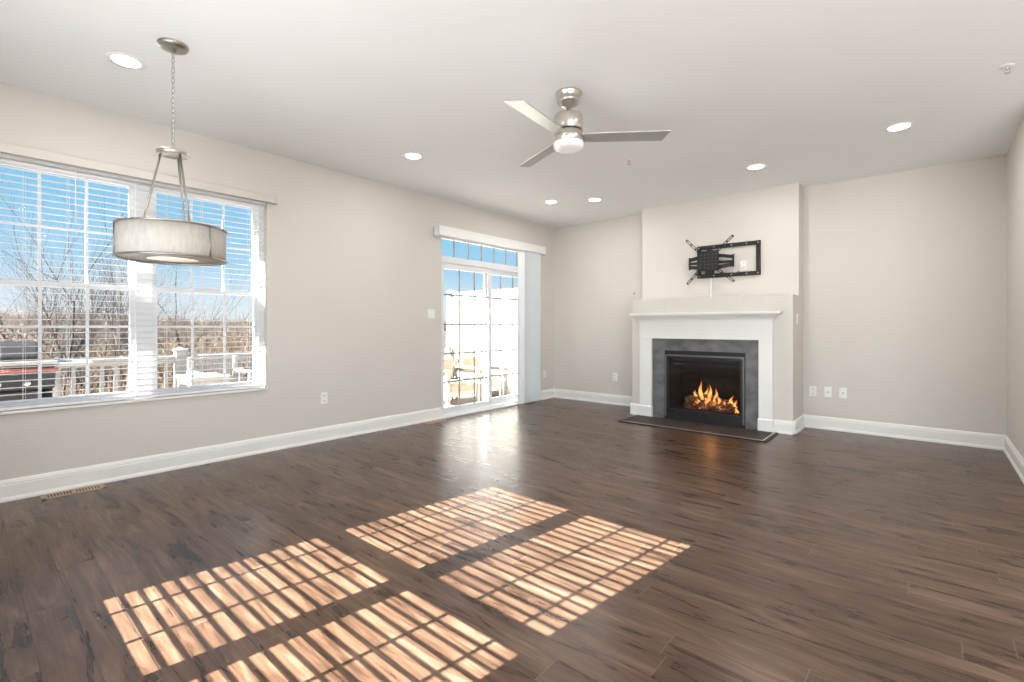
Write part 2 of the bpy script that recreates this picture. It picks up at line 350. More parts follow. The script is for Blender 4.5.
def slat_blind(name, label, along, a0, a1, pos, z0, z1, pitch, width, tilt, ladders, inward, wand=None, group=None, cw=.0014, cv=.002, th=.0009):
    """along = 'y' (left wall) or 'x' (back wall); pos = centre plane; inward = direction into the room"""
    loc = (pos,(a0+a1)/2,z0) if along=='y' else ((a0+a1)/2,pos,z0)
    t = thing(name, label, 'window blind', loc, group)
    def P(u,d,z): return (pos+d*inward,u,z) if along=='y' else (u,pos+d*inward,z)
    sl = MB(); z = z1-.055; n = 0
    while z > z0+.035:
        top = []; bot = []
        for k in range(5):
            q = (k/4-.5)*width; c = cv*(1-(2*k/4-1)**2)
            d = q*cos(tilt)+c*sin(tilt); h = -q*sin(tilt)+c*cos(tilt); top.append((d,h+th)); bot.append((d,h-th))
        poly = top+bot[::-1]; m = len(poly)
        vs = [P(a0+.004,d,z+h) for d,h in poly]+[P(a1-.004,d,z+h) for d,h in poly]
        sl.add(vs, [tuple(reversed(range(m))),tuple(range(m,2*m))]+[(i,(i+1)%m,(i+1)%m+m,i+m) for i in range(m)])
        z -= pitch; n += 1
    sl.build('slats', M['slat'], t)
    lc = MB()
    for u in ladders:
        for d in (-width/2-.001, width/2+.001): lc.bar(P(u,d,z0+.02), P(u,d,z1-.03), cw, .0010, (1,0,0) if along=='y' else (0,1,0))
        lc.bar(P(u+.012,0,z0+.02), P(u+.012,0,z1-.03), .0016, .0016, (1,0,0) if along=='y' else (0,1,0))
    lc.build('ladder_cord', M['slat'], t)
    a = P(a0+.003,-width*.45,z0+.003); b = P(a1-.003,width*.45,z0+.022); MB().box(a,b).build('bottom_rail', M['slat'], t, bevel=.003)
    MB().box(P(a0+.003,-.025,z1-.045),P(a1-.003,.022,z1-.002)).build('head_rail', M['slat'], t)
    if wand: MB().tube([P(wand,width/2+.012,z1-.05),P(wand,width/2+.014,z1-.42)],.0035,6).build('tilt_wand', M['plate'], t)
    return t
bl = slat_blind('window_blind','wide white horizontal slat blind lowered over the double window beside the drum pendant','y',WY0+.004,WY1-.004,-.032,WZ0+.005,WZ1,.0457,.046,0.03,(.30,.52,.80,1.10,1.35,1.72),1,.56)
MB().box((.004,WY0-.03,2.275),(.05,1.925,2.338)).box((.004,1.925,2.272),(.056,1.945,2.341)).build('valance', M['wall'], bl, bevel=.004)
# ------------------------------------------------------------------ rear double window behind the camera
w2 = MB(); x0,x1,z0,z1 = BWO
w2.box((x0,BY-.13,z0),(BW[0][0]+.045,BY-.05,z1)).box((BW[1][1]-.04,BY-.13,z0),(x1,BY-.05,z1)).box((x0,BY-.13,z1-.06),(x1,BY-.05,z1)).box((x0,BY-.13,z0),(x1,BY-.05,z0+.05)).box((2.49,BY-.13,z0),(2.615,BY-.05,z1)).box((x0,BY-.12,1.440),(x1,BY-.06,1.500))
w2 = struct(w2.build('window_2', M['vinyl']))
MB().box((BW[0][0],BY-.093,z0+.05),(BW[1][1],BY-.088,z1-.06)).build('glass_pane', M['glass'], w2)
slat_blind('window_blind','white slat blind in the rear double window, casting the striped sunlight','x',x0+.004,x1-.004,BY-.02,z0+.01,z1,.0440,.048,R(22.5),(1.98,2.245,2.885,3.135),1,cw=.011, cv=.004, th=.0014)
# unseen kitchen side openings with frames and glass, added for light
for nm, fr, gl in (('window_3_added', [((9.02,-.4,.25),(9.1,-.32,2.35)),((9.02,4.22,.25),(9.1,4.3,2.35)),((9.02,-.4,2.27),(9.1,4.3,2.35)),((9.02,-.4,.25),(9.1,4.3,.33)),((9.02,1.9,.25),(9.1,2.0,2.35))], ((9.05,-.33,.3),(9.055,4.25,2.3))),
                   ('window_4_added', [((5.3,-.8,.05),(5.38,-.72,2.3)),((8.22,-.8,.05),(8.3,-.72,2.3)),((5.3,-.8,2.22),(8.3,-.72,2.3)),((5.3,-.8,.05),(8.3,-.72,.13)),((6.75,-.8,.05),(6.85,-.72,2.3))], ((5.35,-.765,.1),(8.25,-.76,2.25)))):
    m_ = MB()
    for a,b in fr: m_.box(a,b)
    f_ = struct(m_.build(nm, M['vinyl'])); MB().box(*gl).build('glass_pane', M['glass'], f_)

# ------------------------------------------------------------------ sliding patio door with transom
d = MB().box((-.15,DY0,0),(-.03,DY0+.03,DZ1)).box((-.15,DY1-.03,0),(-.03,DY1,DZ1)).box((-.15,DY0,DZ1-.035),(-.03,DY1,DZ1)).box((-.15,DY0,-.01),(-.01,DY1,.045)).box((-.15,DY0,1.955),(-.03,DY1,2.035))
d = struct(d.build('door_1', M['vinyl'], bevel=.003))
MB().box((-.093,DY0+.03,2.035),(-.087,DY1-.03,DZ1-.035)).build('transom_glass', M['glass'], d)
m_ = MB()
for k in range(1,7): yy = DY0+.03+(DY1-DY0-.06)*k/7; m_.box((-.087,yy-.008,2.03),(-.076,yy+.008,DZ1-.03))
m_.build('transom_muntin', M['muntin'], d)
for (y0,y1,x0,x1,hd) in ((DY0+.02,4.925,-.085,-.050,True),(4.83,DY1-.03,-.125,-.090,False)):
    m_ = MB(); f = .066
    m_.box((x0,y0,.045),(x1,y0+f,1.955)).box((x0,y1-f,.045),(x1,y1,1.955)).box((x0,y0+f,.045),(x1,y1-f,.115 if hd else .13)).box((x0,y0+f,1.88),(x1,y1-f,1.955))
    s = m_.build('sliding_panel' if hd else 'fixed_panel', M['vinyl'], d, bevel=.003)
    gy0,gy1,gz0,gz1 = y0+f,y1-f,.115,1.88; xm = (x0+x1)/2
    MB().box((xm-.003,gy0,gz0),(xm+.003,gy1,gz1)).build('glass_pane', M['glass'], s)
    m_ = MB()
    for k in (1,2): yy = gy0+(gy1-gy0)*k/3; m_.box((xm+.003,yy-.009,gz0),(xm+.013,yy+.009,gz1))
    for zc in (1.55,1.173,.80,.44): m_.box((xm+.0035,gy0,zc-.011),(xm+.0125,gy1,zc+.011))
    m_.build('muntin', M['muntin'], s)
    if hd:
        pts = [(-.048,4.055,.90),(-.015,4.065,.915),(.0,4.075,.98),(-.015,4.065,1.045),(-.048,4.055,1.06)]
        MB().tube(pts,.007,8).box((-.052,4.035,.87),(-.044,4.07,1.09)).build('door_handle', M['plate'], s)
struct(MB().box((-.08,DY0,-.005),(.03,DY1,.016)).build('trim_2', M['trim'], bevel=.004))
# vertical blind drawn to the far side
vb = thing('vertical_blind','white vertical vane blind gathered at the far side of the patio door','window blind',(.06,5.8,0))
MB().box((.004,3.83,2.245),(.012,5.98,2.36)).box((.095,3.83,2.262),(.103,5.98,2.378)).box((.004,3.83,2.25),(.1,3.838,2.37)).box((.004,5.972,2.25),(.1,5.98,2.37)).box((.012,3.838,2.365),(.095,5.972,2.372)).build('valance', M['trim'], vb)
MB().box((.035,3.86,2.315),(.075,5.95,2.35)).build('head_rail', M['slat'], vb)
for k in range(17):
    yy = 5.42+k*.0265; a = R(12 if k<6 else 24)+random.uniform(-.05,.05)
    if k < 3: a = R(64)
    m_ = MB(); n = 6; vs = []
    for z in (.02,2.31):
        for j in range(n+1):
            q = (j/n-.5)*.088; c = .006*(1-(2*j/n-1)**2)
            for th in (-.0008,.0008): vs.append((.058+q*cos(a)-(c+th)*sin(a), yy+q*sin(a)+(c+th)*cos(a), z))
    m = 2*(n+1); loop = [2*j for j in range(n+1)]+[2*j+1 for j in reversed(range(n+1))]
    m_.add(vs, [tuple(loop),tuple(i+m for i in reversed(loop))]+[(loop[i],loop[(i+1)%m],loop[(i+1)%m]+m,loop[i]+m) for i in range(m)], False)
    m_.build('vane', M['vane'], vb)

# ================================================================== FIREPLACE
fp = thing('fireplace_mantel','white painted fireplace mantel with crown shelf and two pilasters around grey tile','fireplace',(2.56,B1,0))
MX0,MX1,OX0,OX1,OZ = 1.775,3.312,1.935,3.175,1.0
for a,b,l in ((MX0,OX0,0),(OX1,MX1,1)):
    p = MB().box((a,5.755,.14),(b,B1,OZ)).build('pilaster', M['trim'], fp, bevel=.002)
    MB().box((a-.006,5.742,0),(b+.006,B1,.128)).prism([(5.742,.128),(5.755,.142),(B1,.142),(B1,.128)],a-.006,b+.006,'x').build('plinth', M['trim'], p, bevel=.002)
MB().box((MX0,5.75,OZ+.004),(MX1,B1,1.215)).build('frieze_board', M['trim'], fp, bevel=.002)
MB().box((MX0-.002,5.745,OZ-.003),(MX1+.002,5.76,OZ+.005)).build('frieze_bead', M['trim'], fp)
cs = 1.2
cp = [(0,0),(.012,0),(.014,.018),(.022,.024),(.026,.034),(.05,.062),(.062,.070),(.064,.078),(.080,.082),(.082,.108),(0,.108)]
def crown(x0,x1,yf,yb,z):
    mb = MB(); n = len(cp); rows = []
    for u,v in [(q*cs,p*1.0) for q,p in cp]: rows.append([(x0-u,yb,z+v),(x0-u,yf-u,z+v),(x1+u,yf-u,z+v),(x1+u,yb,z+v)])
    vs = [p for r in rows for p in r]; fs = []
    for i in range(n-1):
        for j in range(3): fs.append((i*4+j,i*4+j+1,(i+1)*4+j+1,(i+1)*4+j))
    fs.append(((n-2)*4,(n-2)*4+1,(n-2)*4+2,(n-2)*4+3)); fs.append((0,3,2,1))
    return mb.add(vs, fs)
crown(MX0,MX1,5.75,B1,1.205).build('crown_shelf', M['trim'], fp)
# slate surround
sl = MB().box((OX0,5.785,0),(FBX0-.02,B1,OZ)).box((FBX1+.02,5.785,0),(OX1,B1,OZ)).box((FBX0-.02,5.785,.85),(FBX1+.02,B1,OZ)).build('tile_surround', M['slate'], fp)
sl['label'] = 'grey slate tile surround'
# gas firebox insert
fi = thing('gas_fireplace_insert','black gas fireplace insert with glass front and burning logs inside','fireplace',(2.565,5.9,.02))
a0,a1,c0,c1 = FBX0-.02,FBX1+.02,.02,.85
m_ = MB()
for (q0,q1,y_,d_) in ((0,.016,5.770,.016),):
    m_.box((a0+.01,y_,c0+.02),(a0+.01+d_,5.80,.80)).box((a1-.01-d_,y_,c0+.02),(a1-.01,5.80,.80)).box((a0+.01+d_,y_,.80-d_),(a1-.01-d_,5.80,.80))
m_.build('outer_trim', mat('grey_metal_trim',(.17,.17,.175),.35,.5), fi, bevel=.002)
MB().box((a0+.026,5.778,c0+.036),(a0+.052,5.80,.784)).box((a1-.052,5.778,c0+.036),(a1-.026,5.80,.784)).box((a0+.052,5.778,.757),(a1-.052,5.80,.784)).box((a0+.052,5.778,c0+.036),(a1-.052,5.80,.135)).build('front_frame', M['fireframe'], fi, bevel=.002)
MB().box((a0,5.792,.80),(a1,5.80,c1)).box((a0,5.792,c0),(a0+.01,5.80,.8)).box((a1-.01,5.792,c0),(a1,5.80,.8)).build('air_slot', M['slot'], fi)
MB().box((a0+.055,5.7755,.118),(a1-.055,5.779,.123)).build('frame_groove', M['slot'], fi)
MB().box((a0+.045,5.784,.135),(a1-.045,5.788,.757)).build('glass_front', M['fireglass'], fi)
IX0,IX1,IZ0,IZ1,IB = FBX0+.004,FBX1-.004,FBZ0+.004,FBZ1-.004,6.27
lin = MB().box((IX0,5.80,IZ0),(IX1,IB,IZ0+.07)).box((IX0,5.80,IZ1-.01),(IX1,IB,IZ1)).box((IX0,5.80,IZ0),(IX0+.012,IB,IZ1)).box((IX1-.012,5.80,IZ0),(IX1,IB,IZ1))
lin.box((IX0,IB-.012,IZ0),(IX1,IB,IZ1))
lin.build('firebox_liner', M['firebox'], fi)
br = MB()
for r in range(8):
    z = IZ0+.075+r*.078
    for k in range(-1,5):
        x = IX0+.02+k*.22+(r%2)*.11; xa,xb = max(x,IX0+.014),min(x+.21,IX1-.014)
        if xb-xa > .02 and z+.07 < IZ1: br.box((xa,IB-.02,z),(xb,IB-.013,z+.07))
br.build('brick_panel', M['firebox'], fi, bevel=.003)
MB().box((IX0+.03,5.92,.66),(IX1-.03,5.93,.70)).box((IX0+.03,5.90,.715),(IX1-.03,5.905,.78)).build('heat_baffle', M['fireframe'], fi)
def log(p,q,r,m,name='log',seed=0):
    r*=1.2; p=Vector(p)-Vector((.05,0,0));q=Vector(q)-Vector((.05,0,0));pts=[];rs=[]
    for i in range(9):
        t=i/8; c=p.lerp(q,t); c+=Vector((noise.noise(Vector((t*3,seed,0)))*.02,noise.noise(Vector((t*3,seed,5)))*.02,noise.noise(Vector((t*3,seed,9)))*.022)); pts.append(c); rs.append(r*(1+.22*noise.noise(Vector((t*5,seed,3)))))
    o = MB().tube(pts,rs,10).build(name,m,fi); o['label'] = 'charred log'; return o
log((2.33,5.98,.175),(2.86,5.93,.170),.042,M['log'],seed=1)
log((2.30,6.10,.20),(2.90,6.12,.205),.048,M['log'],seed=2)
log((2.36,5.93,.225),(2.62,6.10,.285),.034,M['log'],seed=3)
log((2.88,5.95,.19),(2.66,6.10,.27),.032,M['log'],seed=4)
log((2.40,6.08,.30),(2.72,6.02,.275),.028,M['log'],seed=5)
log((2.72,5.89,.158),(2.93,5.97,.165),.028,M['log'],seed=6)
eb = MB()
for k in range(90):
    x = random.uniform(2.33,2.90); y = random.uniform(5.92,6.14); r = random.uniform(.008,.02); z = .135+random.uniform(0,.05)
    eb.add([(x+r*a,y+r*b,z+r*c) for a,b,c in ((1,0,0),(-1,0,0),(0,1,0),(0,-1,0),(0,0,1),(0,0,-1))],[(0,2,4),(2,1,4),(1,3,4),(3,0,4),(2,0,5),(1,2,5),(3,1,5),(0,3,5)])
for k in range(60):
    x = random.uniform(2.40,2.86); y = random.uniform(5.90,6.02); r = random.uniform(.008,.018); z = .215+random.uniform(-.03,.03)
    eb.add([(x+r*a,y+r*b,z+r*c) for a,b,c in ((1,0,0),(-1,0,0),(0,1,0),(0,-1,0),(0,0,1),(0,0,-1))],[(0,2,4),(2,1,4),(1,3,4),(3,0,4),(2,0,5),(1,2,5),(3,1,5),(0,3,5)])
e_ = eb.build('ember_bed', M['ember'], fi); e_['kind'] = 'stuff'
def flame(x,y,z,h,r,lean,seed):
    x-=.05; h*=.92; pts=[];rs=[]
    for i in range(12):
        t=i/11; pts.append((x+lean*t*t+.014*sin(t*6+seed), y+.008*sin(t*5+seed*2), z+h*t)); rs.append(max(.0006, r*(.55+1.1*t if t<.3 else .88*(1-((t-.3)/.7))**1.15)))
    o = MB().tube(pts,rs,10).build('flame', M['flame'], fi); return o
for a in ((2.46,6.00,.24,.15,.022,-.01,1),(2.53,5.99,.25,.27,.030,-.02,2),(2.57,6.03,.24,.20,.026,.015,3),(2.63,6.00,.24,.24,.030,-.015,4),(2.68,6.02,.23,.20,.026,.02,5),(2.73,5.98,.22,.12,.022,.0,6),(2.81,5.98,.19,.10,.024,.01,7),
          (2.87,6.02,.20,.15,.028,.01,8),(2.92,5.99,.17,.14,.024,.0,9),(2.40,5.96,.22,.09,.018,-.01,10),(2.60,5.95,.20,.10,.022,.01,11),(2.50,5.94,.20,.08,.020,0,12),(2.70,5.93,.18,.07,.02,0,13),(2.95,5.95,.14,.10,.016,0,14),(2.78,5.90,.17,.05,.016,0,15)): flame(*a)
pl = bpy.data.lights.new('fire_light','POINT'); pl.energy = .7; pl.color = (1,.42,.13); pl.shadow_soft_size = .06
po = bpy.data.objects.new('fire_light', pl); COL.objects.link(po); po.location = (2.62,5.90,.36)
MB().box((a0,5.786,.0),(a1,B1,c0+.04)).build('base_plate', M['slot'], fi)
# hearth
he = thing('hearth_slab','dark tiled hearth strip with a pale metal edge on the floor in front of the fireplace','hearth',(2.55,5.5,0))
MB().box((1.80,5.265,0),(3.33,5.742,.010)).build('hearth_tile', M['hearth'], he, bevel=.002)
MB().box((1.755,5.225,0),(3.375,5.252,.012)).box((1.755,5.252,0),(1.79,5.742,.012)).box((3.345,5.252,0),(3.375,5.742,.012)).build('border_moulding', M['hearth'], he, bevel=.004)
e_ = MB().box((1.79,5.252,0),(3.345,5.262,.013)).box((3.332,5.262,0),(3.344,5.742,.013)).build('edge_strip', mat('pale_metal_strip',(.62,.55,.48),.35,.3), he); e_['label'] = 'pale edge strip'

# ------------------------------------------------------------------ television bracket
tv = thing('tv_wall_mount','black articulating television bracket with four slotted arms above the mantel','television mount',(2.6,B2,1.9))
fx0,fx1,fz0,fz1,bw = 2.395,3.118,1.745,2.145,.048
m_ = MB().box((fx0,6.07,fz1-bw),(fx1,6.098,fz1)).box((fx0,6.07,fz0),(fx1,6.098,fz0+bw)).box((fx1-.045,6.068,fz0),(fx1,6.098,fz1)).box((fx0,6.068,fz0),(fx0+.045,6.098,fz1))
m_.build('wall_frame', M['black'], tv, bevel=.003)
for x in (2.42,2.60,2.80,2.97,3.095):
    for z in (fz0+.024,fz1-.024): MB().lathe([(0,-.008),(.009,-.008),(.011,0)],(x,6.07,z),8,axis='y').build('frame_bolt', M['nickel_dark'], tv)
for z in (1.985,1.895):
    for sx_,xx in ((-1,2.322),(1,2.83)):
        MB().bar((2.56,6.03,1.94+(z-1.94)*1.9),(xx,6.03,z-.01),.03,.040,(0,0,1)).build('folding_arm', M['black'], tv, bevel=.003)
MB().bar((2.56,6.035,1.93),(2.322,6.035,1.93),.02,.03).bar((2.56,6.035,1.93),(2.83,6.035,1.92),.02,.03).build('arm_link', M['black'], tv)
for xx in (2.318,2.834): MB().tube([(xx,6.03,1.855),(xx,6.03,2.005)],.012,12).build('hinge_pin', M['black'], tv)
MB().box((2.445,5.975,1.82),(2.685,5.99,2.065)).build('vesa_plate', M['black'], tv, bevel=.006)
M['rivet'] = mat('steel_rivet',(.16,.16,.15),.4,.8)
for x in (2.475,2.52,2.565,2.61,2.655):
    for z in (1.86,1.90,1.94,1.98,2.02): MB().lathe([(0,-.002),(.006,-.002),(.007,0)],(x,5.975,z),8,axis='y').build('plate_rivet', M['rivet'], tv)
MB().box((2.52,5.985,1.79),(2.61,6.05,1.83)).box((2.54,5.985,2.06),(2.60,6.04,2.08)).box((2.52,5.99,1.84),(2.61,6.07,2.03)).build('tilt_bracket', M['black'], tv, bevel=.004)
for (p,q) in (((2.47,2.04),(2.305,2.215)),((2.66,2.04),(2.848,2.212)),((2.47,1.845),(2.315,1.676)),((2.66,1.845),(2.857,1.68))):
    P0=Vector((p[0],5.966,p[1])); P1=Vector((q[0],5.966,q[1])); dd=(P1-P0).normalized(); rr=dd.cross(Vector((0,1,0)))
    m_ = MB()
    for s_ in (-1,1): m_.bar(P0+rr*s_*.0115,P1+rr*s_*.0115,.007,.012,(0,1,0))
    for t_ in (0,.33,.66,1): c=P0.lerp(P1,t_); m_.bar(c-dd*.008,c+dd*.008,.028,.012,(0,1,0))
    m_.build('slotted_arm', M['black'], tv, bevel=.002)
MB().tube([(2.86,6.075,1.79),(2.89,6.05,1.80),(2.93,6.05,1.74)],.004,6).build('lock_cord', M['black'], tv)

# ------------------------------------------------------------------ wall plates
def plate(name,label,cat,c,face,kind='outlet',group=None,w=.07,h=.115):
    """face: 'x+' plate on a wall facing +x, 'x-', or 'y-' facing the camera side"""
    t = thing(name,label,cat,c,group)
    def P(u,d,v):
        return {'x+':(c[0]+d,c[1]+u,c[2]+v),'x-':(c[0]-d,c[1]+u,c[2]+v),'y-':(c[0]+u,c[1]-d,c[2]+v)}[face]
    MB().box(P(-w/2,0,-h/2),P(w/2,.006,h/2)).build('cover_plate',M['plate'],t,bevel=.002)
    if kind=='outlet':
        for v in (-.026,.026):
            r = MB().box(P(-.017,.005,v-.014),P(.017,.009,v+.014)).build('receptacle',M['plate'],t,bevel=.003)
            MB().box(P(-.009,.008,v-.004),P(-.006,.0095,v+.007)).box(P(.006,.008,v-.004),P(.009,.0095,v+.007)).box(P(-.003,.008,v-.011),P(.003,.0095,v-.006)).build('slot',M['slot'],r)
    elif kind=='switch':
        n = 2 if w>.1 else 1
        for k in range(n):
            u = (k-(n-1)/2)*.046
            MB().box(P(u-.016,.005,-.033),P(u+.016,.009,.033)).build('rocker',M['plate'],t,bevel=.002)
    elif kind=='jack':
        MB().box(P(-.010,.005,-.010),P(.010,.009,.010)).build('jack',M['plate'],t)
        MB().box(P(-.006,.008,-.005),P(.006,.0095,.005)).build('port',M['slot'],t)
    return t
plate('wall_outlet','white duplex outlet low on the left wall between window and patio door','outlet',(0,2.417,.43),'x+')
plate('light_switch','white double rocker switch on the left wall just before the patio door','switch',(0,3.79,1.30),'x+','switch',w=.115)
plate('wall_outlet','white outlet on the left wall between the gathered vertical blind and the corner','outlet',(0,6.09,.40),'x+')
plate('wall_outlet','white duplex outlet low on the far wall left of the fireplace','outlet',(1.097,FY,.405),'y-')
plate('wall_outlet','white duplex outlet right of the fireplace, nearest the chimney breast','outlet',(3.596,FY,.416),'y-')
plate('data_jack_plate','white jack plate, middle of the three plates right of the fireplace','wall plate',(3.739,FY,.417),'y-','jack')
plate('cable_jack_plate','white plate right of the fireplace, farthest of the three from the chimney breast','wall plate',(3.878,FY,.418),'y-','jack')
plate('fireplace_switch','beige switch on the side of the chimney breast above the mantel height','switch',(BX1,6.0,1.23),'x+','switch')
plate('recessed_power_outlet','white outlet on the chimney breast inside the television bracket frame','outlet',(2.93,B2,1.87),'y-')
tag(MB().lathe([(0,-.010),(.010,-.010),(.014,0)],(1.40,FY,1.62),16,axis='y').build('gas_key_valve',M['nickel_dark']),'small round key valve on the far wall left of the chimney breast','valve')
tag(MB().box((2.545,6.088,1.492),(2.562,6.0995,1.745)).build('cord_cover',M['trim'],bevel=.002),'slim white cord cover running from the television bracket to the ledge','cord cover')
pts=[(2.90,6.02,1.498)]
for k in range(25):
    t=k/24; pts.append((2.95+.30*t+.02*sin(t*9),5.90+.09*sin(t*pi*1.5),1.497+.006*sin(t*pi)))
tag(MB().tube(pts,.004,6).build('white_cable',M['plate']),'loose white cable lying on the ledge under the television bracket','cable')

# ------------------------------------------------------------------ floor registers
def register(label,x,y0,y1):
    t = thing('floor_register',label,'floor vent',(x,(y0+y1)/2,0),None)
    wd=.125
    MB().box((x,y0,0),(x+wd,y0+.022,.005)).box((x,y1-.022,0),(x+wd,y1,.005)).box((x,y0,0),(x+.02,y1,.005)).box((x+wd-.02,y0,0),(x+wd,y1,.005)).box((x,(y0+y1)/2-.012,0),(x+wd,(y0+y1)/2+.012,.005)).build('register_frame',M['bronze'],t,bevel=.001)
    MB().box((x+.015,y0+.015,.0003),(x+wd-.015,y1-.015,.0012)).build('duct_opening',M['slot'],t)
    m_=MB(); n=18
    for k in range(n):
        yy=y0+.028+(y1-y0-.056)*k/(n-1)
        m_.box((x+.02,yy-.0035,.001),(x+wd-.02,yy+.0035,.0045))
    m_.build('louvres',M['bronze'],t)
register('tan metal floor register under the window by the left wall',.032,.375,.705)
register('tan floor register by the left wall near the patio door',.032,3.62,3.92)

# ================================================================== PENDANT
PX,PY=1.342,.808
pd=thing('drum_pendant','brushed nickel drum pendant with cream fabric shade hanging from a chain','pendant light',(PX,PY,CZ))
MB().lathe([(0,CZ),(.074,CZ),(.076,CZ-.006),(.070,CZ-.018),(.040,CZ-.028),(.014,CZ-.032),(.010,CZ-.045),(0,CZ-.045)],(PX,PY,0),40).build('canopy',M['nickel_dark'],pd)
m_=MB(); zt,zb=CZ-.045,2.155; n=19; pitch=(zt-zb)/n
for k in range(n):
    zc=zt-pitch*(k+.5); a=R(40 if k%2 else 130); hw,hh=.0075,pitch*.5+.0035; pts=[]
    for i in range(17):
        t=2*pi*i/16; u=hw*cos(t); z=hh*sin(t); pts.append((PX+u*cos(a),PY+u*sin(a),zc+z))
    m_.tube(pts,.0019,6,cap=False)
m_.build('chain',M['nickel_dark'],pd)
MB().tube([(PX+.004,PY,zt),(PX-.003,PY+.003,2.4),(PX+.003,PY,zb)],.0016,6).build('lamp_cord',M['plate'],pd)
MB().lathe([(0,2.155),(.010,2.150),(.012,2.138),(.074,2.136),(.080,2.132),(.080,2.118),(.074,2.114),(0,2.114)],(PX,PY,0),40).build('top_plate',M['nickel'],pd)
SR,SZ0,SZ1=.257,1.526,1.702
for k,a in enumerate((R(260),R(20),R(140))):
    r=MB().tube([(PX+.055*cos(a),PY+.055*sin(a),2.125),(PX+.14*cos(a),PY+.14*sin(a),SZ1-.01)],.0058,10).build('support_rod',M['nickel_dark'],pd)
m_=MB().ring((PX,PY,SZ1-.012),.14,.004)
for k in range(3):
    a=R(260)+k*2*pi/3; m_.tube([(PX+.14*cos(a),PY+.14*sin(a),SZ1-.012),(PX+SR*cos(a),PY+SR*sin(a),SZ1-.006)],.004,6)
m_.build('spider_frame',M['nickel_dark'],pd)
sh=MB().lathe([(SR-.003,SZ0+.002),(SR,SZ0+.002),(SR,SZ1-.002),(SR-.003,SZ1-.002),(SR-.003,SZ0+.002)],(PX,PY,0),72).build('fabric_shade',M['linen'],pd)
MB().ring((PX,PY,SZ0),SR+.002,.0055,n=72).build('lower_hoop',M['nickel_dark'],pd)
MB().ring((PX,PY,SZ1),SR+.002,.0055,n=72).build('upper_hoop',M['nickel_dark'],pd)
for k,a in enumerate((R(26),R(146),R(266))):
    ca,sa=cos(a),sin(a); b=MB()
    for da in (-.012,.012): b.tube([(PX+(SR+.004)*cos(a+da),PY+(SR+.004)*sin(a+da),SZ0),(PX+(SR+.004)*cos(a+da),PY+(SR+.004)*sin(a+da),SZ1)],.0028,6)
    b.build('shade_strap',M['nickel_dark'],pd)
for a in (R(72),):
    for z in (SZ0,SZ1): MB().ring((PX+(SR+.014)*cos(a),PY+(SR+.014)*sin(a),z),.009,.0025,n=14,m=5).build('thumb_knob',M['nickel'],pd)
MB().lathe([(.125,SZ0+.004),(SR-.004,SZ0+.004),(SR-.004,SZ0+.007),(.125,SZ0+.007),(.125,SZ0+.004)],(PX,PY,0),72).build('lower_fabric_panel',M['linen'],pd)
df=MB().lathe([(0,SZ0+.000),(.122,SZ0+.000),(.122,SZ0+.004),(0,SZ0+.004)],(PX,PY,0),48).build('diffuser',mat('warm_diffuser',(.85,.78,.68),.5,emit=((1,.86,.68),.55)),pd)
MB().ring((PX,PY,SZ0+.002),.125,.004).build('diffuser_rim',M['nickel_dark'],pd)
for k in range(3):
    a=R(40)+k*2*pi/3
    b=MB().lathe([(0,-.03),(.016,-.028),(.028,-.005),(.028,.012),(.014,.035),(.012,.06),(0,.06)],(PX+.07*cos(a),PY+.07*sin(a),1.62),16).build('bulb',mat('lit_bulb',(.9,.85,.75),.3,emit=((1,.85,.65),1.5)),pd)
    MB().lathe([(0,.055),(.015,.055),(.015,.09),(0,.09)],(PX+.07*cos(a),PY+.07*sin(a),1.62),16).build('socket',M['nickel_dark'],b)
l=bpy.data.lights.new('pendant_light','POINT'); l.energy=1.0; l.color=(1,.88,.72); l.shadow_soft_size=.08
o=bpy.data.objects.new('pendant_light',l); COL.objects.link(o); o.location=(PX,PY,1.64)

# ================================================================== CEILING FAN
FX,FYY=2.72,2.74
fn=thing('ceiling_fan','brushed nickel ceiling fan with three silver blades and an opal light bowl','ceiling fan',(FX,FYY,CZ))
MB().lathe([(0,CZ),(.088,CZ),(.088,CZ-.012),(.078,CZ-.022),(.074,CZ-.050),(.078,CZ-.056),(.074,CZ-.064),(.060,CZ-.082),(.040,CZ-.094),(.022,CZ-.098),(0,CZ-.098)],(FX,FYY,0),48).build('canopy',M['nickel'],fn)
MB().tube([(FX,FYY,2.65),(FX,FYY,2.59)],.0125,16).lathe([(0,2.625),(.022,2.625),(.024,2.60),(.042,2.598),(.044,2.585),(0,2.585)],(FX,FYY,0),32).build('downrod',M['nickel'],fn)
MB().lathe([(0,2.592),(.080,2.592),(.096,2.584),(.100,2.570),(.100,2.482),(.096,2.478),(0,2.478)],(FX,FYY,0),56).build('motor_housing',M['nickel'],fn)
MB().lathe([(0,2.478),(.090,2.478),(.090,2.468),(0,2.468)],(FX,FYY,0),48).build('housing_gap',M['slot'],fn)
MB().lathe([(0,2.468),(.096,2.468),(.101,2.464),(.101,2.404),(.097,2.400),(0,2.400)],(FX,FYY,0),56).build('blade_hub',M['nickel'],fn)
MB().lathe([(.097,2.400),(.103,2.397),(.103,2.378),(.098,2.364),(.082,2.356),(.05,2.351),(0,2.350)],(FX,FYY,0),56).build('light_bowl',M['opal'],fn)
